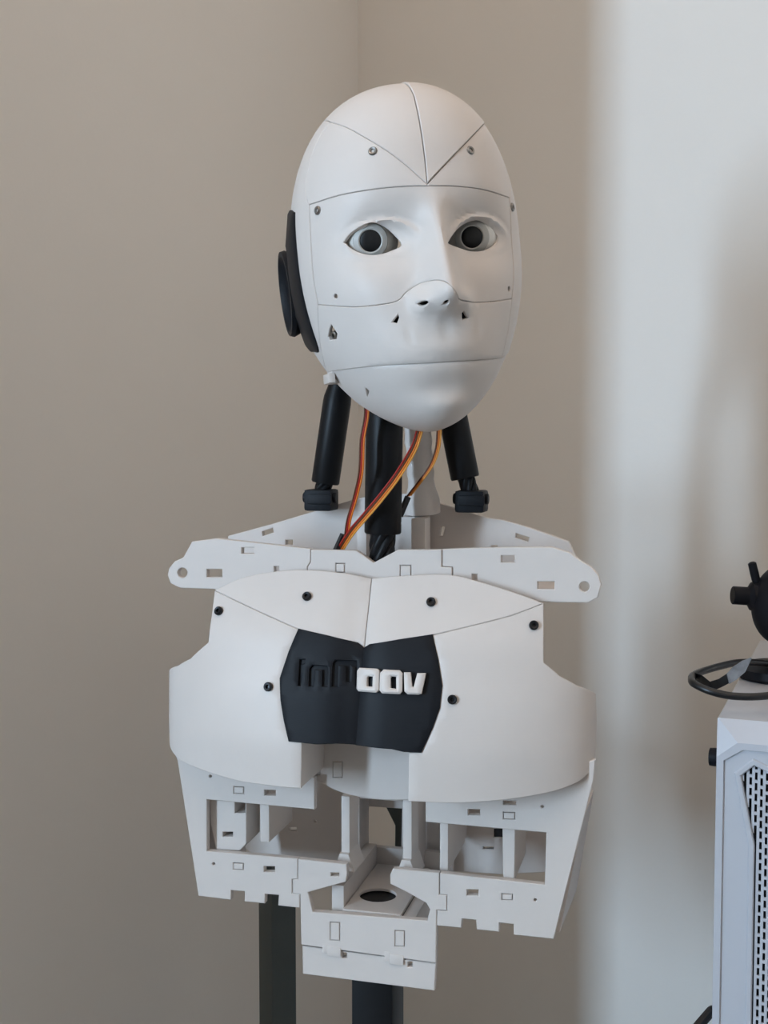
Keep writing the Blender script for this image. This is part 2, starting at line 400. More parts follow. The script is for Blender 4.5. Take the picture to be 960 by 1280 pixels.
# seams, traced over the head
top_arc = hx(curve([(386, 256), (420, 245), (450, 239), (490, 234), (534, 232), (573, 233), (607, 237.5), (637, 247)], 4))
bot_arc = hx(curve([(397, 381), (440, 384), (475, 381), (497, 376), (508, 365), (525, 354), (547, 350), (562, 355), (571, 367), (577, 376), (606, 378), (640, 374)], 4))
mouth = hx(curve([(408, 465), (440, 461), (480, 457), (520, 455), (560, 452.5), (595, 450.5), (627, 448)], 4))
side_l1 = hx(curve([(386, 256), (388, 300), (391, 345), (397, 381)], 4))
def mirror_fit(L, a, b):
    z = np.array([complex(-u, v) for u, v in L]); k = (complex(*b) - complex(*a)) / (z[-1] - z[0]); z = complex(*a) + (z - z[0]) * k; return [(q.real, q.imag) for q in z]
side_l2 = hx(curve([(397, 381), (398, 405), (401, 435), (408, 465)], 4))
side_r1 = mirror_fit(side_l1, top_arc[-1], bot_arc[-1]); side_r2 = mirror_fit(side_l2, bot_arc[-1], mouth[-1])
apex = hx([(534, 230)])[0]
vl = hx(curve([(534, 230), (507, 206), (483, 188), (455, 171), (433, 159), (413, 152.5)], 4))
vr = hx(curve([(534, 230), (560, 202), (585, 176), (605, 155)], 4))
ridge_a = hx(curve([(534, 230), (530, 190), (524, 150), (518, 122)], 4))
crown_top = huv((0.0, .045, .108)); crown_l = huv((-.050, .030, .085)); crown_r = huv((.050, .030, .085))
ridge = ridge_a + [huv((0.0, -.02, .112)), crown_top]
# the rear limits of the forehead pieces (around the temples)
tl, tr = vl[-1], vr[-1]
temple_l = hx(curve([(386, 256), (382, 240), (384, 215), (392, 188), (402, 167), (413, 153)], 4))
temple_r = mirror_fit(temple_l, top_arc[-1], vr[-1])

def rev(L): return list(reversed(L))
def loop(*parts):
    out = []
    for L in parts:
        for q in L:
            if not out or math.hypot(q[0] - out[-1][0], q[1] - out[-1][1]) > 3e-4: out.append(q)
    while math.hypot(out[0][0] - out[-1][0], out[0][1] - out[-1][1]) < 3e-4: out.pop()
    return out
HSTEP = .0021
def hpatch(name, outer, holes=(), t=.003, gap=.00012, ch=.00045, off=0., label=None, m='white', step=HSTEP):
    return obj(name, patch(SH, outer, holes, t=t, gap=gap, ch=ch, step=step, off=off), M[m], robot, label, smooth=40)

eye_l = hx(curve([(429, 303), (437, 291), (450, 282.5), (465, 279.5), (480, 284), (493, 295), (501, 306), (490, 312), (476, 316.5), (461, 317.5), (445, 313), (429, 303)], 3)[:-1])
eye_r = hx(curve([(561, 303.5), (569, 291), (581, 281), (595, 276.5), (607, 280), (617, 289), (623, 298), (617, 306), (604, 312), (589, 313.5), (574, 309), (561, 303.5)], 3)[:-1])
mask_holes = [eye_l, eye_r, circ(hx([(419, 370.5)])[0], .0016, 12), circ(hx([(637, 361)])[0], .0016, 12)]
face_mask = hpatch('face_mask', loop(rev(top_arc), side_l1, bot_arc, rev(side_r1)), mask_holes, off=-.0003, label='white eye mask plate with two almond eye holes')
slit_l = hx([(490.5, 402.5), (497.5, 393.5), (498.5, 397), (496, 403.5)]); slit_r = hx([(578, 392), (580, 390), (585.5, 397), (578.5, 399.5)])
nos_l = hx(curve([(521, 380), (526, 377), (533, 376.5), (535, 379), (531, 382.5), (525, 382.5), (521, 380)], 3)[:-1]); nos_r = hx(curve([(553, 381), (556, 377), (560, 376), (561, 378), (558, 381.5), (553, 381)], 3)[:-1])
dia = hx([(412, 411), (414, 406), (421, 417), (420, 424), (412, 425), (410, 421)])
nose_plate = hpatch('nose_plate', loop(rev(bot_arc), side_l2, mouth, rev(side_r2)), [slit_l, slit_r, nos_l, nos_r, dia], label='white nose and upper lip plate with nostril holes')
forehead_l = hpatch('forehead_plate', loop(vl, rev(temple_l), top_arc[:len(top_arc)]) if False else loop(vl, rev(temple_l), [q for q in top_arc if q[0] < apex[0] - .001], [(apex[0], apex[1] - .0012)]), label='left forehead plate below the V seam')
forehead_r = hpatch('forehead_plate', loop(vr, rev(temple_r), rev([q for q in top_arc if q[0] > apex[0] + .001]), [(apex[0], apex[1] - .0012)]), label='right forehead plate below the V seam')
crown_pl = hpatch('crown_plate', loop(vl, [crown_l], [crown_top], rev(ridge)), label='left crown plate inside the V seam')
crown_pr = hpatch('crown_plate', loop(vr, [crown_r], [crown_top], rev(ridge)), label='right crown plate inside the V seam, edge raised along the ridge', off=.0009, gap=.0003)
# jaw: from the mouth line down and under the chin
jl = [huv((-.072, .012, -.082)), huv((-.060, .000, -.098)), huv((-.046, -.012, -.113)), huv((-.026, -.025, -.126)), huv((0, -.03, -.130))]
jr = [(-a, b) for a, b in rev(jl[:-1])]
jslot = hx([(455.5, 486), (460, 490), (458, 497)])
jaw = hpatch('jaw', loop(mouth, rev(jr) if False else rev([*jl, *jr])), [jslot] if True else [], off=-.0009, label='white chin and jaw shell')
# rear skull: everything behind the plates
skull_out = [(HS * 2.55 * math.cos(a), HS * 2.55 * math.sin(a)) for a in np.linspace(0, 2 * math.pi, 90, endpoint=False)]
front_outline = loop(rev(mouth), rev(side_l2), rev(side_l1), temple_l, [crown_l, crown_top, crown_r], rev(temple_r), side_r1, side_r2)
bottom_cut = [huv((.066, .010, -.088)), huv((.060, .030, -.095)), huv((.035, .06, -.095)), huv((0, .075, -.095))]
# the neck opening: cut the shell away below the jaw line
nb = [huv((-.079, .005, -.088)), huv((-.072, .035, -.092))]
# outline of the skull: temples and sides only, closed behind, open below
ang = np.linspace(R(-32), R(212), 80)
skull_poly = [(HS * 2.5 * math.cos(a), HS * 2.5 * math.sin(a)) for a in ang]
skull_poly = skull_poly + [huv((-.077, .012, -.081)), mouth[0]] + rev(side_l2) + rev(side_l1) + temple_l + [crown_l, crown_top, crown_r] + rev(temple_r) + side_r1 + side_r2 + [huv((.077, .012, -.081))]
skull = hpatch('skull_shell', loop(skull_poly), step=.004, gap=.0003, label='white rear skull shell')

# eyes
def eye(px, py, label):
    o = HM.inverted() @ CAM; d = HM.inverted().to_3x3() @ ray(px, py); k = (-.0505 - o.y) / d.y; c = o + d * k
    ax = (RBI @ CAM - H3(c)).normalized(); c = H3(c); r = .0186
    pr = [(r * math.sin(a), r * math.cos(a)) for a in np.linspace(math.pi, R(27), 24)]
    e = obj('eyeball', lathe(pr + [(.0080, r * math.cos(R(27)) - .0004), (.0078, .009)], c, ax, 40), M['eye'], robot, label)
    ir = obj('iris', lathe([(.0112, .0110), (.0116, .0150), (.0112, .0157), (.0080, .0172), (.0072, .0168), (.0071, .0130)], c, ax, 40), M['iris'], e, 'iris ring toned grey for shade')
    obj('pupil', lathe([(.0071, .0120), (.0071, .0160), (.0064, .0164), (.0035, .0166), (0, .0167)], c, ax, 40), M['pupil'], e, 'large black pupil')
eye(463, 301, 'left white eyeball'); eye(590, 296.5, 'right white eyeball')

def surf_at(S, px, py):
    uv = S.inv([(px, py)]); return Vector(S.pts(uv)[0]), Vector(S.normals(uv)[0])
for px, py, par, lab in ((466, 189, forehead_l, 'steel screw in the left forehead plate'), (588, 188, forehead_r, 'steel screw in the right forehead plate'), (397, 263, face_mask, 'steel screw at the left end of the mask'), (640, 259, face_mask, 'steel screw at the right end of the mask')):
    p, n = surf_at(SH, px, py); screw(p, n, par, SC_S, lab, .0002)
p, n = surf_at(SH, 415.5, 420); screw(p, n, nose_plate, SC_S, 'steel screw sunk in a diamond hole of the cheek', -.0015)

obj('nostril_shade_block', xf(box(-.03, .03, -.054, .0, -.078, -.040, .002), HR), M['dark'], robot, 'dark block added inside the head as shade behind the nostrils')  # dark block added so nostrils and slits look shaded inside

# ears: black base plate and cup on both sides of the skull
def ear(s, lab):
    X = HR.to_3x3() @ Vector((s, 0, 0))
    def side(y, z):                             # point of the skull side
        w, f, b = prof(np.array([z])); q = (abs(y) / (f if y < 0 else b)[0]) ** 2.25; return w[0] * max(1 - q, .05) ** (1 / 2.25)
    sh = 0 if s < 0 else .022                    # the photo hides the right ear; it sits a little further back
    outl = [(-.011, .018), (.006, .023), (.030, .025), (.052, .018), (.060, -.010), (.056, -.042), (.044, -.060), (.024, -.074), (.002, -.0775), (-.013, -.076), (-.017, -.045), (-.015, -.010)]
    outl = [(y + sh, z) for y, z in outl]
    outl = curve(outl + [outl[0]], 4)[:-1]; n = len(outl); V, Fc = [], []
    for k, (sc_, h) in enumerate(((1, -.004), (1, .0009), (.95, .0018), (.5, .0028))):
        for y, z in outl:
            yc, zc = .034 + (y - .034) * sc_, -.022 + (z + .022) * sc_; V.append(tuple(H3((s * (side(yc, zc) + h), yc, zc))))
        if k:
            for i in range(n): Fc.append((n * (k - 1) + i, n * (k - 1) + (i + 1) % n, n * k + (i + 1) % n, n * k + i))
    Fc.append(tuple(range(3 * n, 4 * n)))
    e = obj('ear', (V, Fc), M['black'], robot, lab)
    # cup: leaning oval dish with a thick rim
    V, Fc = [], []; N = 40; c = Vector((0, .034, -.032))
    rings = ((.55, -.004), (.80, -.003), (.97, .001), (1.03, .005), (1.0, .0080), (.90, .0080), (.80, .0045), (.55, .002), (.30, .003), (.05, .0035))
    for k, (q, h) in enumerate(rings):
        for i in range(N):
            a = 2 * math.pi * i / N; y, z = c.y + .023 * q * math.cos(a), c.z + .0305 * q * math.sin(a)
            V.append(tuple(H3((s * (.0755 + h + .05 * (z - c.z) + .10 * (c.y - y) * 0), y, z))))
        if k:
            for i in range(N): Fc.append((N * (k - 1) + i, N * (k - 1) + (i + 1) % N, N * k + (i + 1) % N, N * k + i))
    Fc.append(tuple(range((len(rings) - 1) * N, len(rings) * N)))
    obj('ear_cup', (V, Fc), M['black'], e)
ear(-1, 'black left ear of base plate and oval cup'); ear(1, 'black right ear of base plate and oval cup')

# jaw hinge at the lower left of the head
hb = l3(409, 466, HR.translation.y + .0)
for s in (-1,):
    h = obj('jaw_hinge', xf(join(box(-.006, .006, -.010, .012, -.003, .002, .0006), box(-.009, -.004, -.012, .016, -.010, -.002, .0006), box(-.007, .004, -.006, .012, -.0105, -.007, .0005)), HR @ Matrix.Translation((s * .0575, -.006, -.0925)) @ Matrix.Diagonal((-s * .85, .85, .85, 1))), M['white'], robot, 'white jaw hinge bracket')

# ------------------------------------------------------------------ chest: surface
zt, zb = lp(465, 715, .01)[1], lp(450, 1000, -.035)[1]
CW = .164
ZD = np.array([lp(460, y, -.02)[1] for y in (1010, 930, 870, 800, 715, 690)]); DD = np.array([.064, .067, .063, .052, .026, .020])
_cz = np.linspace(ZD[0] - .03, ZD[-1] + .03, 300); _ck = np.exp(-np.linspace(-2, 2, 41) ** 2); _ck /= _ck.sum()
_cd = np.convolve(np.pad(np.interp(_cz, ZD, DD), 20, 'edge'), _ck, 'valid')
def chest_fn(uv):
    ph = uv[:, 0] / .11; z = uv[:, 1]; d = np.interp(z, _cz, _cd); n = 2.3; s_, c_ = np.sin(ph), np.cos(ph)
    rho = 1 / (np.abs(s_) ** n + np.abs(c_) ** n) ** (1 / n)
    x = CW * rho * s_
    y = .030 - d * rho * c_ + .004 * np.exp(-(x / .012) ** 2)
    return np.stack([x, y, z], 1)
SCH = Surf(chest_fn, RB, (-.1728, ZD[0] - .02), (.1728, ZD[-1] + .02))
def cx(pts): return [tuple(q) for q in SCH.inv(pts)]
def cpatch(name, px, t=.0028, off=0., gap=.00012, holes=(), m='white', label=None, ch=.0005):
    return obj(name, patch(SCH, cx(px), holes, t=t, gap=gap, ch=ch, step=.004, off=off), M[m], robot, label, smooth=40)
seam_ul = curve([(268, 738), (310, 758), (345, 774), (374, 787)], 4)
seam_ur = curve([(680, 754), (640, 769), (590, 782), (540, 794)], 4)
upl = cpatch('upper_chest_plate', curve([(268, 738), (300, 723), (340, 714.5), (380, 712), (430, 716), (464, 723)], 4) + [(459, 770), (455, 809)] + [(447, 804), (410, 795)] + rev(seam_ul)[:-1], label='upper chest plate left of the seam')
upr = cpatch('upper_chest_plate', [(464.5, 723)] + curve([(466, 723), (500, 719.5), (560, 718), (600, 727), (645, 741), (680, 754)], 4)[1:] + seam_ur[1:] + [(500, 800), (463, 806), (455.5, 810), (459.5, 770)], label='upper chest plate right of the seam')
low_l = cpatch('chest_shell', seam_ul + [(362, 815), (351, 848), (352, 875), (356, 900), (362, 926), (377, 928), (376.5, 960), (376, 986)] + curve([(376, 986), (350, 984), (300, 977), (262, 966), (238, 957), (224, 950)], 3)[1:] + [(211, 922), (210.5, 880), (211, 838)] + [(222, 832), (238, 823), (260, 803), (264, 770)], label='left chest shell with an arm cut-out', t=.003)
low_r = cpatch('chest_shell', rev(seam_ur) + [(680, 790), (680, 828)] + [(700, 845), (722, 857), (745, 867)] + [(746, 900), (745, 938), (737, 966)] + curve([(737, 966), (722, 978), (690, 990), (640, 999), (575, 1004), (510, 1002)], 4)[1:] + [(510.5, 970), (511, 941), (528, 940), (540, 910), (549, 885), (552, 857), (547, 825)], label='right chest shell with an arm cut-out', t=.003)
# returns: the shells fold back beside the belly opening
def ret(pxs, depth, lab, par):
    P = [np.array(SCH.pts(SCH.inv([q])))[0] for q in pxs]; n = len(P); V = []
    for dx in (0, -.0025 if P[0][0] < -.02 else .0025):
        for dy in (0.0015, depth):
            V += [(p[0] + dx, p[1] + dy, p[2]) for p in P]
    Fc = []
    for i in range(n - 1):
        Fc += [(i, i + 1, n + i + 1, n + i), (2 * n + i, 3 * n + i, 3 * n + i + 1, 2 * n + i + 1), (i, 2 * n + i, 2 * n + i + 1, i + 1), (n + i, n + i + 1, 3 * n + i + 1, 3 * n + i)]
    Fc += [(0, n, 3 * n, 2 * n), (n - 1, 3 * n - 1, 4 * n - 1, 2 * n - 1)]
    obj('shell_return', (V, Fc), M['white'], par, lab)
ret([(376.5, 929), (376, 957), (375.6, 985)], .058, 'inner return wall of the left shell', low_l)
ret([(511, 942), (510.5, 972), (510.5, 1001)], .058, 'inner return wall of the right shell', low_r)
for px, py, par, lab in ((384, 746, upl, 'black screw on the upper left plate'), (539, 753, upr, 'black screw on the upper right plate'), (274, 764, low_l, 'black screw at the left shoulder edge'), (667, 782, low_r, 'black screw at the right shoulder edge'), (336, 858.5, low_l, 'black screw beside the emblem'), (565.5, 874.5, low_r, 'black screw right of the emblem')):
    p, n = surf_at(SCH, px, py); screw(p, n, par, SC_B, lab, .0016)

# emblem: two black plates, sunk letters on the left one and raised white letters on the right one
def letters_engraved():
    I = [(374, 824), (383, 823.5), (382, 830), (377.5, 831), (377, 858), (372, 858)]
    n = [(385.5, 858.5), (386, 836), (390, 831), (409, 832), (411.5, 835), (410.5, 859), (402, 858.7), (402.5, 838), (394, 837.7), (393, 858.6)]
    m = [(413.5, 859), (415, 829), (419, 824.5), (447, 826), (447, 859), (444, 859), (443.5, 835), (439, 833), (438.5, 853), (431.5, 853), (431.5, 833), (424, 832.5), (423.5, 859)]
    return [cx(I), cx(n), cx(m)]
black_l = [(374, 787), (410, 795.5), (447, 804), (454.5, 810), (450, 870), (445, 930), (420, 928.5), (396, 929.5), (377, 927.5), (362, 926), (356, 900), (352, 875), (351, 848), (362, 815)]
black_r = [(456, 810.5), (463, 806), (500, 800), (540, 794), (547, 825), (552, 857), (549, 885), (540, 910), (526, 940), (505, 939), (490, 935.5), (446, 930.5), (451, 870)]
emb_l = cpatch('emblem_plate', black_l, off=.0012, t=.0020, gap=-.0004, holes=letters_engraved(), m='black', label='left black emblem plate with sunk letters')
obj('letter_floor', patch(SCH, cx(black_l), t=.002, gap=.0004, step=.006, off=-.0012), M['black'], emb_l)
emb_r = cpatch('emblem_plate', black_r, off=.0012, t=.004, gap=-.0004, m='black', label='right black emblem plate carrying white letters')
O1 = [(453, 835.5), (474, 836.5), (476.5, 839), (476, 863), (473, 866), (452, 864.5), (449, 861.5), (449.5, 839)]; O1h = [(464, 846), (469.5, 846.5), (469, 859), (462.5, 858.5), (462.5, 848)]
O2 = [(482, 837.5), (501, 838.5), (504.5, 842), (504, 865), (501, 868), (480, 867), (477, 863.5), (477.5, 842)]; O2h = [(491, 846), (497, 846.5), (497, 861.5), (490, 860.5), (489.8, 848)]
Vv = [(506.5, 841), (514.5, 841), (516.5, 859), (518.5, 859), (523, 842), (533.5, 842), (528, 867.5), (524, 868.5), (511, 868), (507, 864.5)]
for L, hs, nm in ((O1, [O1h], 'white raised letter O'), (O2, [O2h], 'white raised letter O'), (Vv, [], 'white raised letter V')):
    obj('raised_letter', patch(SCH, cx(L), [cx(h) for h in hs], t=.005, ch=.0011, step=.003, off=.0060), M['white'], emb_r, nm)

# ------------------------------------------------------------------ shoulders
YC = .013
cl = plate('collar_plate', [(388, 686), (330, 679.5), (270, 673), (240, 677), (229, 697), (218, 702), (211, 711), (209.5, 719), (213, 729), (225, 735), (268, 736.5), (300, 760), (385, 760), (384, 708), (388, 702)], YC,
           [circ((228, 716), 6.2, 20), rect(258.5, 711.5, 277.5, 721.5), rect(302, 684.5, 317.5, 692), rect(342.5, 708, 348.5, 717)], t=.006, label='left collar wing with a round arm hole')
cm = plate('collar_plate', [(388.7, 687), (445, 688), (467, 703.5), (497, 687.5), (552, 687), (552, 708.5), (565, 709.5), (565, 760), (385.7, 760), (384.7, 708.5), (388.7, 702.5)], YC - .0012, t=.006, label='middle collar plate with a V notch', tabs=[rect(419.5, 704, 431, 716), rect(500, 706.5, 514, 730)])
cr = plate('collar_plate', [(552.8, 686.5), (590, 685), (640, 684), (690, 684), (712, 691), (728, 702.5), (738, 708), (748, 719), (751.5, 731), (747, 747), (735, 753.5), (700, 753), (665, 752), (640, 765), (566, 762), (566, 708.8), (552.8, 707.8)], YC,
           [circ((730.5, 733.5), 6.4, 20), rect(672, 727, 693, 736.5), rect(626.5, 694.5, 643.5, 703), rect(590, 717.5, 596.5, 735)], t=.006, label='right collar wing with a round arm hole')
YB = .10
plate('back_shoulder_plate', [(285, 670), (340, 655), (390, 640), (440, 625), (470, 618), (505, 617), (526, 620), (540, 626), (572, 636), (608, 647), (629, 650), (660, 659), (711, 677), (724, 706), (716, 738), (288, 730), (284, 690)], YB,
      [[(327.5, 664.5), (341, 660), (342, 665.5), (328.5, 670)], [(645, 666.5), (661.5, 672), (660, 677), (644.5, 672)], rect(357, 675, 366, 681), [(551, 659), (554, 658), (556, 659), (553.5, 670), (549, 670)], rect(614, 682, 622, 688)], t=.006, label='rear shoulder plate behind the collar')
# middle block between the two plates that carries the neck
nbx = robot
def pbox(name, pxa, pxb, y0, y1, b=.0006, m='white', parent=None, label=None):
    """box from two opposite corners given on its front plane y0, running back to y1"""
    (xa, za), (xb, zb_) = lp(*pxa, y0), lp(*pxb, y0)
    return obj(name, box(min(xa, xb), max(xa, xb), y0, y1, min(za, zb_), max(za, zb_), b), M[m], parent or robot, label)
pbox('neck_base', (446, 645), (531, 720), .075, YB - .006, label='white block that carries the neck')
pbox('neck_base_rib', (514, 648), (531, 720), .055, .0745)
pbox('neck_base_rib', (447, 648), (458, 720), .055, .0745)
for s in (-1, 1):                               # floor of the shoulder tray
    obj('shoulder_tray', box(s * .012 if s > 0 else -.135, .135 if s > 0 else -.012, .0075 + .006 + .0065, YB - .0065, lp(465, 735, .02)[1] - .004, lp(465, 735, .02)[1], .0005), M['white'], robot, 'flat floor between collar and rear plate')

# ------------------------------------------------------------------ neck: column, three pistons, wires
cb = l3(528, 625, .085); ct = l3(521, 520, .075)
dz = (ct - cb)
L_ = dz.length
obj('neck_column', lathe([(.0135, -.01), (.0135, 0), (.0128, .003), (.0108, .010), (.0100, .016), (.0108, .022), (.0098, .028), (.0108, .034), (.0098, .040), (.0108, .046), (.0100, .054), (.0105, L_), (.0105, L_ + .03)], cb, dz, 32), M['white'], robot, 'white ribbed neck column')
def piston(a, b, y, r, rod_end, rod_r, lab, y2=None, top_taper=True, ext=.03):
    p1, p0 = l3(*a, y if y2 is None else y2), l3(*b, y); d = (p1 - p0); L = d.length
    e = l3(*rod_end, y)
    t = obj('neck_piston', lathe([(r * .8, -.0001), (r * .94, 0), (r, .0012), (r, L - .012), (r * .97, L - .008), (r * .8, L), (r * .7, L + ext)], p0, d, 40), M['blacktube'], robot, lab)
    obj('piston_rod', twisted(e, p0 + d.normalized() * .004, rod_r, .30, lobes=7, amp=.2), M['blacktube'], t)
    return t, e
pl, e1 = piston((424, 484), (406.5, 604), .085, .0112, (401, 620), .0068, 'black neck piston on the left')
pr_, e2 = piston((562, 500), (581.5, 598), .085, .0112, (590, 620), .0068, 'black neck piston on the right', ext=.02)
pc, e3 = piston((481, 505), (478.5, 667), .028, .0137, (477, 704), .0098, 'thick black neck piston in the middle')
def clamp(e, t, lab):
    x, z = e.x, e.z
    obj('piston_clamp', join(box(x - .0115, x + .0115, e.y - .011, e.y + .011, z - .0155, z + .0015, .0025), box(x - .008, x + .012, e.y - .013, e.y - .010, z - .010, z - .002, .001), lathe([(.0035, -.0135), (.0042, -.013), (.0042, .0135), (.0035, .014)], (x, e.y - .004, z - .005), (1, 0, 0), 18)), M['black'], t, lab)
clamp(e1 + Vector((.0005, 0, .004)), pl, 'black clamp block under the left piston'); clamp(e2 + Vector((-.0003, 0, .003)), pr_, 'black clamp block under the right piston')
def ribbon(pts, lab, colours=('brown', 'red', 'orange'), r=.00072, side=Vector((1, 0, .25))):
    P = [l3(a, b, y) for a, b, y in pts]; side = side.normalized()
    w = None
    for k, c in enumerate(colours):
        o = obj('servo_cable' if w is None else 'wire', tube([p + side * (k - 1) * r * 1.95 for p in P], r, 8, 8), M[c], robot if w is None else w, lab if w is None else c.replace('_', ' ') + ' wire')
        if w is None: w = o
    return w
ribbon([(458, 497, .00), (458, 520, .0), (453, 550, .0), (451, 590, .0), (444, 622, .006), (436, 650, .010), (433, 672, .014)], 'servo cable of three wires falling left of the middle piston')
ribbon([(524, 536, .0), (516, 560, -.002), (497, 592, .002), (476, 620, .004), (455, 645, .006), (438, 665, .009), (424, 687, .024)], 'servo cable of three wires crossing before the middle piston', ('red', 'brown', 'orange', 'yellow'), side=Vector((.83, 0, -.55)))
ribbon([(549, 536, .04), (547, 560, .04), (539, 582, .042), (525, 602, .044), (511, 620, .046)], 'servo cable of three wires on the right of the neck', ('brown', 'orange', 'yellow'))
def plug(a, b, y, lab):
    p, q = l3(*a, y), l3(*b, y); obj('cable_plug', tube([p, q], .0024, 4, 0), M['dark'], robot, lab)
plug((510, 621), (500, 645), .046, 'black plug on the right cable'); plug((429, 668), (419, 690), .022, 'black plug at the collar'); plug((426, 655), (429, 668), .05, 'small pale pin') if False else None

# ------------------------------------------------------------------ lower torso
YF = .010
def tpx(x0, y0, x1, y1, k=.11): return [(x0, y0), (x1, y0 + (x1 - x0) * k), (x1, y1 + (x1 - x0) * k), (x0, y1)]
fl_ = plate('front_plate', [(218, 940), (222, 952), (248, 1120), (288.5, 1125), (288.8, 1113), (306, 1114.5), (305.5, 1127), (331, 1129.5), (331.5, 1117.5), (348.5, 1119), (347.5, 1132), (374.5, 1135), (374.5, 1118), (365, 1117), (365, 1099), (372, 1098.5), (372, 1073.5), (258.5, 1064), (258.5, 999.5), (393, 1012), (393, 972), (300, 955)], YF,
            [circ((263, 970.5), 1.8, 10), circ((267, 1080), 1.8, 10), tpx(330.5, 987.5, 344.5, 994.5, .02), tpx(330, 1083, 343.5, 1090, .02)], t=.006, label='left lower front plate with a window', tabs=[tpx(292, 983, 305, 992, .05), tpx(291.5, 1078.5, 304.5, 1087, .05)])
fr_ = plate('front_plate', [(532, 985), (532, 1027.5), (683, 1041), (681, 1106), (550, 1091.5), (550, 1118), (559, 1119), (559, 1139), (546.5, 1138), (546, 1157), (576.5, 1160), (577.5, 1148.5), (595, 1150), (596, 1162), (624, 1165), (624, 1153.5), (642, 1155.5), (642, 1168.5), (692, 1174), (742, 975), (744, 950), (700, 960), (600, 980)], YF,
            [circ((678, 1008.5), 2, 10), circ((669, 1125), 2, 10), tpx(585, 1011.5, 600, 1019, .02), tpx(583.5, 1112, 598, 1119.5, .02), tpx(629, 1001, 645, 1006, .02)], t=.006, label='right lower front plate with a window', tabs=[tpx(629, 1015, 644, 1024, .05), tpx(627, 1117, 641, 1125, .05)])
yf = plate('waist_plate', [(372.6, 1073.8), (433, 1080.5), (434, 1092), (432, 1102.5), (410, 1108.5), (385, 1115.5), (391, 1140), (534, 1151), (537.5, 1137), (533, 1129), (510, 1116), (488, 1105), (487.5, 1094), (491, 1086), (549, 1091.3), (549, 1118.5), (558.3, 1119.5), (558.3, 1138.3), (545.8, 1137.5), (545, 1204), (376.5, 1181), (375.2, 1118), (366, 1117), (366, 1099.5), (372.6, 1099)], YF - .0004,
           [tpx(413.5, 1091, 424, 1095.5, .02)], t=.006, label='waist plate with two arms round the opening', tabs=[tpx(412.5, 1152.5, 425, 1175.5, .05), tpx(493.5, 1163, 506, 1183, .05)])
lf = plate('waist_flap', [(378, 1182.5), (545, 1204.8), (543, 1238.5), (378.5, 1217.5)], YF + .0012, [rect(427.5, 1190.5, 433.5, 1198), rect(509.5, 1202, 515.5, 1209)], t=.006, label='lower flap under the waist plate')
for px, py in ((419, 1188), (497, 1198)):      # hooks across the flap seam
    (x, z) = lp(px, py, YF); obj('hook', join(box(x - .006, x + .0045, YF - .0010, YF + .004, z - .0045, z + .003, .0005), box(x - .010, x - .0055, YF - .0007, YF + .004, z - .003, z + .0045, .0006)), M['white'], lf)
    obj('hook_slot', box(x + .0078, x + .0112, YF - .0003, YF + .0014, z - .0045, z + .0035), M['dark'], lf, 'dark slot beside the hook') if False else None
# belly: curved plate seen between the chest shells
BEL = Surf(lambda uv: np.stack([uv[:, 0], +.026 - .006 * np.cos(np.clip(uv[:, 0] / .07, -1.5, 1.5)), uv[:, 1]], 1), RB, (-.09, -.2), (.09, .2))
bel = BEL.inv([(372, 905), (372, 965)] + curve([(380, 968), (400, 978), (425, 990), (455, 997), (490, 1000), (520, 999)], 4) + [(530, 905)])
def buv(px): return [tuple(q) for q in BEL.inv(px)]
bp = obj('belly_plate', patch(BEL, bel, [buv(rect(388, 952, 400, 969)), buv(rect(416, 952, 428, 972))], t=.003, step=.005), M['white'], robot, 'curved belly plate under the emblem')
for h in (rect(388, 952, 400, 969), rect(416, 952, 428, 972)):
    obj('tab', patch(BEL, inset_poly(buv(h), .0004), t=.003, ch=.0003, step=.005, off=.0002), M['white'], bp)
# inner panels and ribs
plate('inner_panel', [(255, 980), (308, 985), (308, 1054.5), (299.5, 1063.5), (270, 1062.5), (265, 1038)], .0185, [rect(293.5, 990, 306.5, 1016.5), rect(278.5, 1040, 291, 1046)], t=.03, label='pale inner panel behind the left window')
plate('inner_panel', [(627.5, 1000), (644.5, 1002), (643, 1101), (629, 1098)], .0185, t=.06, label='pale upright behind the right window')
pbox('inner_rib', (325, 985), (336.5, 1053), .02, .075)
pbox('inner_rib', (550, 990), (560, 1090), .022, .09)
pbox('inner_rib', (562, 990), (575, 1060), .10, .13)
YK = .135
def kpoly(p): return p
bk = plate('rear_plate', [(300, 940), (700, 940), (690, 1090), (625, 1093), (520, 1086), (430, 1083), (330, 1078), (305, 1060)], YK,
      [[(457.5, 1008), (502.5, 1011), (501, 1082.5), (457.5, 1078.5)], rect(343, 1008.5, 358, 1018), rect(361.5, 1034, 370.5, 1039), circ((394, 1027), 1.8, 10), rect(604, 1058.5, 617, 1061.5), circ((578, 1045), 2, 10), rect(617, 1036, 630, 1047), rect(594, 1090, 606, 1096)] if False else
      [[(457.5, 1008), (502.5, 1011), (501, 1082.5), (457.5, 1078.5)], rect(343, 1008.5, 358, 1018), rect(361.5, 1034, 370.5, 1039), circ((394, 1027), 1.8, 10), rect(604, 1058.5, 617, 1061.5), circ((578, 1045), 2, 10), rect(617, 1036, 629, 1047)], t=.005, label='rear torso plate with a square window')
for px, py in ((350, 1012), (624, 1042)):
    x, z = lp(px, py, YK); obj('servo', box(x - .012, x + .008, YK + .002, YK + .02, z - .012, z + .012, .001), M['dark'], bk, 'black servo behind a slot')
    obj('wire', tube([(x + .006, YK - .001, z + .006), (x + .0062, YK - .001, z), (x + .0052, YK, z - .007)], .0007), M['orange'], bk, 'orange wire end at the servo')
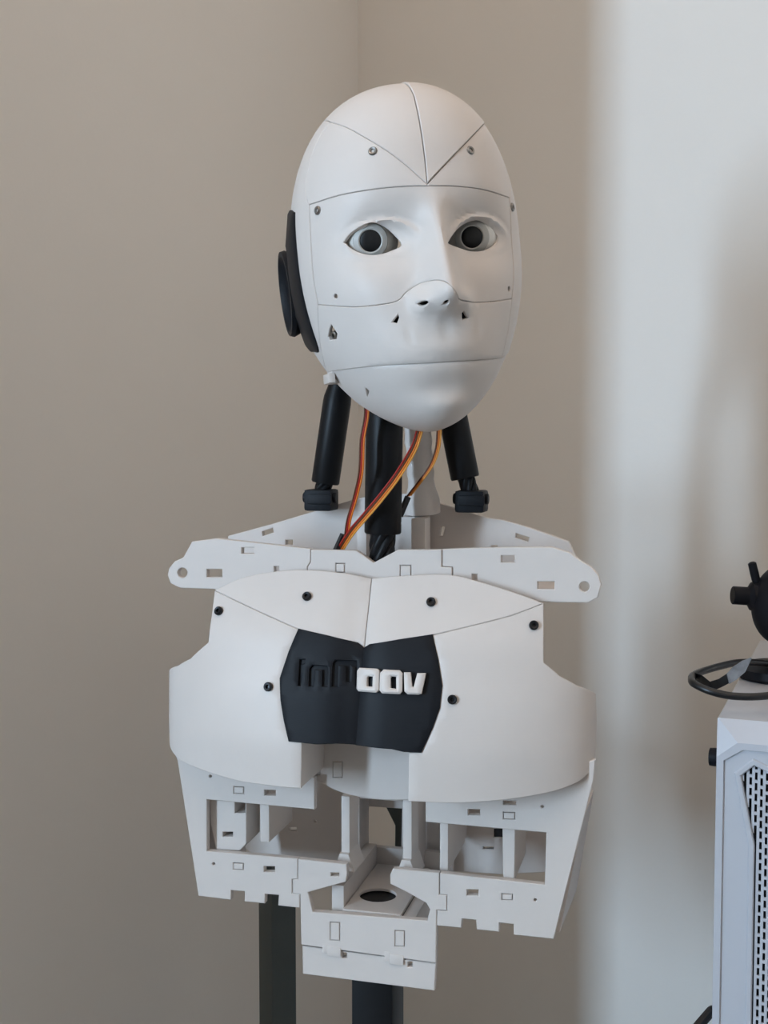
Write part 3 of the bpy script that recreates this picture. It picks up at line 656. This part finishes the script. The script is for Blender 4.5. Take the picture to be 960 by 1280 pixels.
# central posts
for (a, b), lab in ((((426.5, 995), (437, 1072)), 'left post beside the rear window'), (((503.5, 998), (514.5, 1080)), 'right post beside the rear window')):
    pbox('centre_post', a, b, .028, .052, label=lab)
    x, z = lp((a[0] + b[0]) / 2, b[1] + 3, .028); w = .0033
    obj('post_foot', ([(x + dx, y, z + dz) for y in (.024, .052) for dx, dz in ((-w, .006), (w, .006), (w + .005, -.007), (-w - .005, -.007))], [(0, 3, 2, 1), (4, 5, 6, 7), (0, 1, 5, 4), (1, 2, 6, 5), (2, 3, 7, 6), (3, 0, 4, 7)]), M['white'], robot)
pbox('window_jamb', (441, 995), (449.5, 1084), .10, YK - .0055); pbox('window_jamb', (516, 998), (523, 1088), .10, YK - .0055)
pbox('window_jamb', (449.5, 990), (515, 1003), .10, YK - .0055)
# floor of the waist with the round hole over the pole
zf = None
o_ = RBI @ CAM; d_ = RBI.to_3x3() @ ray(472, 1118); zf = o_.z + d_.z * ((.052 - o_.y) / d_.y)
SZ = Surf(lambda uv: np.stack([uv[:, 0], uv[:, 1], np.full(len(uv), zf)], 1), RB, (-.4, -.4), (.4, .4))
hc = lz(472.5, 1118.5, zf)
fx0, fx1 = lz(427, 1138, zf)[0], lz(501, 1144, zf)[0]
obj('waist_floor', patch(SZ, rect(fx0, .0175, fx1, .118), [circ(hc, .0142, 40)], t=.0025, ch=.0004, flat=True), M['white'], robot, 'waist floor with a round hole over the pole')
x0 = lz(427, 1138, zf)[0]
obj('waist_side', box(x0 - .010, x0 - .0005, .022, .12, zf - .012, zf + .016, .0006), M['white'], robot, 'upright side of the waist floor')
x1 = fx1
obj('waist_side', box(x1 + .0005, x1 + .0105, .020, .12, zf - .03, zf - .002, .0006), M['white'], robot, 'low ledge beside the waist floor')
obj('waist_crossbar', box(-.04, .04, YK - .012, YK - .0056, zf - .01, zf + .012, .0005), M['white'], robot)
# side covers joining front and rear plates
def side_cover(front, rear, lab, shift):
    n = len(front); V = []
    for dx in (0, shift): V += [(p.x + dx, p.y, p.z) for p in list(front) + list(rear)]
    Fc = []
    for i in range(n - 1):
        Fc += [(i, i + 1, n + i + 1, n + i), (2 * n + i, 3 * n + i, 3 * n + i + 1, 2 * n + i + 1), (i, 2 * n + i, 2 * n + i + 1, i + 1), (n + i, n + i + 1, 3 * n + i + 1, 3 * n + i)]
    Fc += [(0, n, 3 * n, 2 * n), (n - 1, 3 * n - 1, 4 * n - 1, 2 * n - 1)]
    return obj('side_cover', (V, Fc), M['white'], robot, lab)
yr = YF + .0063
rear_r = [l3(742, 988, .10), l3(740, 1002, .10), l3(735, 1030, .10), l3(720.5, 1113, .10)]
front_r = [Vector((lp(728, 988, yr)[0], yr, rear_r[0].z)), Vector((lp(725, 1002, yr)[0], yr, rear_r[1].z)), Vector((lp(719, 1030, yr)[0], yr, rear_r[2].z)), Vector((lp(700, 1113, yr)[0], yr, rear_r[3].z))]
side_cover(front_r, rear_r, 'shaded right side cover of the torso', -.002)
side_cover([Vector((-p.x * .95, p.y, p.z)) for p in front_r], [Vector((-f.x * .96, p.y, p.z)) for f, p in zip(front_r, rear_r)], 'left side cover of the torso', .003)

# ------------------------------------------------------------------ stand that carries the robot
stw = RB @ Vector((hc[0], hc[1], 0)); stand = thing('robot_stand', 'black square pole rising under the robot bust', 'stand', (stw.x, stw.y, 0), TH)
hz = Z0 + zf - .003
obj('pole', box(-.0165, .0165, -.019, .019, .02, hz, .003), M['blacktube'], stand)
obj('base_plate', box(-.085, .085, -.085, .085, 0, .02, .004), M['blacktube'], stand)
by = YK + .03 - hc[1]
def stp(px, py): p = l3(px, py, YK + .03); return (p.x - hc[0], p.z + Z0)
Sb = Surf(lambda uv: np.stack([uv[:, 0], np.full(len(uv), by), uv[:, 1]], 1), np.eye(4), (-1, -1), (1, 1))
obj('rear_bracket', join(patch(Sb, [stp(478, 1000), stp(540, 1000), stp(540, 1100), stp(493, 1100), stp(494, 1032)], t=.01, ch=.0005, flat=True), box(-.006, .03, .019, by + .008, hz - .05, hz - .03, .001), box(.0, .03, by, by + .01, hz - .05, hz + .03, .001)), M['post'], stand, 'dark bracket seen through the rear window')

# ------------------------------------------------------------------ grey post behind the robot
g = at(345, 1200, 1.10); post = thing('grey_post', 'dark grey square post standing behind the robot at lower left', 'post', (g.x, g.y + .015, 0), R(33.7))
sd = .0262 / 2
obj('shaft', box(-sd, sd, -sd, sd, .012, g.z + .10, .0012), M['post'], post); obj('foot', box(-.035, .035, -.035, .035, 0, .012, .003), M['post'], post)

# ------------------------------------------------------------------ white computer tower at the right edge
PT = R(-22); PO = at(897, 897, .85); PM = Matrix.Translation(PO) @ Matrix.Rotation(PT, 4, 'Z'); PMI = PM.inverted()
PW, PD, PH = .205, .36, .43
pcz = PO.z - PH
tower = thing('computer_tower', 'white computer tower with slotted front vents at the right edge', 'computer', (PO.x, PO.y, pcz), PT)
def pp(px, py, y=0.):                           # pixel -> (x, z) on the tower's front plane, z measured from the tower's foot
    o = PMI @ CAM; d = PMI.to_3x3() @ ray(px, py); k = (y - o.y) / d.y; p = o + d * k; return (p.x, p.z + PH)
YFc = -.010
a1 = pp(893.5, 946, YFc); a2 = pp(922, 928.5, YFc); bw = .0048
xl, zc1 = a1; xa, ztp = a2
def ring8(xl_, xa_, zt_, zc_, y, zb_=.012):
    return [(xl_, y, zb_ + .02), (xl_, y, zc_), (xa_, y, zt_), (PW - xa_, y, zt_), (PW - xl_, y, zc_), (PW - xl_, y, zb_ + .02), (PW - xa_, y, zb_), (xa_, y, zb_)]
r0 = [(0, 0, .0), (0, 0, PH), (0, 0, PH), (PW, 0, PH), (PW, 0, PH), (PW, 0, 0), (PW, 0, 0), (0, 0, 0)]
r0 = [(0, 0, .01), (0, 0, PH - .0005), (.0005, 0, PH), (PW - .0005, 0, PH), (PW, 0, PH - .0005), (PW, 0, .01), (PW - .005, 0, .0), (.005, 0, 0)]
xl = max(xl, .0008)
r1 = ring8(xl, xa, ztp, zc1, YFc); r2 = ring8(xl + bw, xa + bw * .75, ztp - bw, zc1 - bw * .45, YFc); r3 = ring8(xl + bw + .0006, xa + bw * .75, ztp - bw - .0006, zc1 - bw * .45, YFc + .002)
Vb, Fb = [], []
for i, rg in enumerate((r0, r1, r2, r3)):
    Vb += rg
    if i:
        for k in range(8): Fb.append((8 * (i - 1) + k, 8 * (i - 1) + (k + 1) % 8, 8 * i + (k + 1) % 8, 8 * i + k))
obj('case', box(0, PW, 0.0003, PD, 0, PH, .0012), M['pcside'], tower)
bez = obj('front_bezel', (Vb, Fb), M['pc'], tower, smooth=10)
Yp = YFc + .002
vent = [pp(x, y, Yp) for x, y in ((918, 966), (941.5, 948), (978, 966), (975, 1056))]
vz = .03
vent = [vent[0], vent[1], vent[2], (vent[3][0], vent[3][1]), (vent[3][0], vz), (pp(936, 1056, Yp)[0], vz), pp(935.5, 1056, Yp)]
vent_m = [(PW - a, b) for a, b in vent]
Sp = Surf(lambda uv: np.stack([uv[:, 0], np.full(len(uv), Yp), uv[:, 1]], 1), PM, (-1, -1), (1, 1))
obj('front_panel', patch(Sp, [(a, c) for a, _, c in r3], [vent, vent_m], t=.003, ch=0, flat=True), M['pc'], tower, smooth=10)
for vt in (vent, vent_m):
    P = np.array(vt); P = P if area(P) > 0 else P[::-1]
    fr = obj('vent_frame', patch(Surf(lambda uv: np.stack([uv[:, 0], np.full(len(uv), Yp - .0016), uv[:, 1]], 1), PM, (-1, -1), (1, 1)), P, [inset(P, .0042)], t=.0075, ch=.0008, flat=True), M['pc'], tower)
    obj('vent_shade_sheet', box(P[:, 0].min() + .001, P[:, 0].max() - .001, -.0022, -.0008, P[:, 1].min() + .001, P[:, 1].max() - .001), M['dark'], tower)  # dark sheet stands in for the shade inside the case
    inn = inset(P, .004); xs = np.arange(inn[:, 0].min() + .0002, inn[:, 0].max(), .0037); bars = []
    zz = np.linspace(inn[:, 1].min(), inn[:, 1].max(), 500)
    for i, x in enumerate(xs):
        ins = inside(inn, np.stack([np.full(500, x + .0008), zz], 1))
        if not ins.any(): continue
        z0_, z1_ = zz[ins].min(), zz[ins].max()
        bars.append(box(x, x + .0019, Yp + .001, Yp + .0026, z0_, z1_))
        for z in np.arange(vz + (.0038 if i % 2 else 0), z1_, .0076):
            if z > z0_: bars.append(box(x + .0019, x + .0037, Yp + .001, Yp + .0026, z, min(z + .0021, z1_)))
    obj('vent_grille', join(*bars), M['pc'], tower, 'white slotted vent grille', kind='stuff')
kx, kz = pp(893, 946, .03)
obj('side_knob', join(lathe([(.004, -.002), (.0065, -.0015), (.0068, .004), (.0065, .0075), (.005, .008)], (-.001, .03, pp(890, 946, .03)[1]), (-1, 0, 0), 24)), M['device'], tower, 'black knob on the side panel')
obj('side_knob', lathe([(.003, -.002), (.0045, -.0015), (.0045, .0012), (.003, .0015)], (0, .012, pp(897, 906, .012)[1]), (-1, 0, 0), 20), M['device'], tower, 'flat black button on the side panel') if False else None
for fx in (.03, PW - .03):
    for fy in (.04, PD - .04): obj('foot', lathe([(.012, -.012), (.013, -.011), (.013, .0), (.012, .001)], (fx, fy, 0), (0, 0, 1), 20), M['device'], tower)
# desk below the frame that carries the tower
dx = PM @ Vector((PW / 2, PD / 2 - .02, 0)); dtop = pcz - .012
desk = thing('desk', 'low wooden desk under the white computer tower', 'desk', (dx.x, dx.y, 0), PT)
obj('desk_top', box(-.11, .18, -.22, .195, dtop - .025, dtop, .002), M['wood'], desk)
for a in (-.09, .16):
    for b in (-.2, .175): obj('leg', box(a - .018, a + .018, b - .018, b + .018, 0, dtop - .025, .002), M['wood'], desk)

# black device standing on the tower
zt_ = PO.z
def on_top(px, py, z=None):
    d = ray(px, py); k = ((z if z is not None else zt_) - CAM.z) / d.z; return CAM + d * k
b0 = on_top(975, 848)
dev = thing('round_black_device', 'black rounded device with a side stub and lever on the white tower', 'device', (b0.x, b0.y, zt_), 0)
DY = b0.y
def dvp(px, py, dep=0): p = at(px, py, DY + dep); return p - Vector((b0.x, b0.y, zt_))
obj('round_base', lathe([(.033, .0005), (.0350, .003), (.0345, .009), (.026, .0125), (.010, .0145), (.008, .03), (.008, .05)], (0, 0, 0), (0, 0, 1), 48), M['device'], dev, 'dark round foot')
bc = dvp(990, 757)
pr = [(max(.0355 * (max(0, 1 - abs(h / .026) ** 2.6)) ** (1 / 2.6), .0003), h) for h in np.linspace(-.026, .026, 25)]
bd = obj('body', lathe(pr, bc, (.55, -.83, 0), 56), M['device'], dev)
s0, s1 = dvp(915.5, 744), dvp(950, 746)
obj('stub', lathe([(.0070, 0), (.0076, .0006), (.0076, .0125), (.0085, .0135), (.0118, .0155), (.0122, .022), (.0110, .028)], s0, s1 - s0, 32), M['device'], bd)
l0, l1 = dvp(946, 729), dvp(940, 704)
obj('lever', tube([l0, (l0 + l1) / 2, l1, l1 + (l1 - l0) * .06], [.0034, .0036, .0034, .0018], 14, 0), M['device'], bd)

# thick black cable looped on the tower
cab = thing('power_cable', 'thick black cable looped over the top of the white tower', 'cable', on_top(930, 866), 0)
co = on_top(930, 866)
def cpt(px, py, h, dep): p = at(px, py, dep); return p - co
cr_ = .0028
top_d = {}
pts = [(1030, 852, .89), (1008, 859, .872), (985, 865.5, .86), (950, 870.5, .854), (915, 870, .855), (888, 864, .858), (868, 855, .868), (864.5, 849, .88), (867, 844, .895), (880, 838.5, .915), (905, 831.5, .935), (925, 828, .95), (950, 828.5, .965), (985, 834, .985)]
cab_o = obj('cable', tube([cpt(a, b, 0, d) for a, b, d in pts], cr_, 12, 8), M['rubber'], cab)
# strap with a grey printed tag, folded round the loop
def strip(pts, w, t=.0006):
    P = [Vector(p) for p in pts]; V = []; n = len(P)
    for i, p in enumerate(P):
        for dz, dy in ((-w[i], 0), (w[i], 0), (w[i], t), (-w[i], t)): V.append((p.x - dz * .25, p.y + dy, p.z + dz))
    Fc = [(3, 2, 1, 0), tuple(4 * (n - 1) + k for k in range(4))]
    for i in range(n - 1):
        for k in range(4): Fc.append((4 * i + k, 4 * i + (k + 1) % 4, 4 * i + 4 + (k + 1) % 4, 4 * i + 4 + k))
    return V, Fc
obj('strap', strip([cpt(869, 847, 0, .893), cpt(880, 853, 0, .885), (cpt(889, 858, 0, .88)), cpt(900, 854, 0, .878), cpt(912, 847, 0, .876)], [.004, .0052, .0035, .0032, .0036]), M['rubber'], cab, 'black strap folded inside the loop')
obj('tag', strip([cpt(910, 848.5, 0, .8755), cpt(918, 842, 0, .875), cpt(930, 833, 0, .874), cpt(939, 823, 0, .873)], [.0038, .0048, .0042, .0006]), M['tag'], cab, 'grey printed tag')

# second cable running down behind the tower
k0 = at(845, 1330, .93)
dc = thing('thin_black_cable', 'black cable slanting out below the left side of the tower', 'cable', (k0.x, k0.y, 0), 0)
ko = Vector((k0.x, k0.y, 0))
obj('cable', tube([Vector((-.03, -.05, .0045)), Vector((-.022, -.03, .05)), Vector((-.012, -.01, dtop * .6)), Vector((-.006, -.005, .60)), Vector((-.002, 0, .76)), at(845, 1330, .93) - ko, at(866, 1292, .95) - ko, at(888, 1265, .965) - ko, at(900, 1250, .985) - ko] + [PM @ Vector((-.013, y, z - PH)) - ko for y, z in ((.20, .215), (.28, .225), (PD + .012, .20), (PD + .03, .12), (PD + .03, .0))], .0042, 10, 6), M['rubber'], dc)
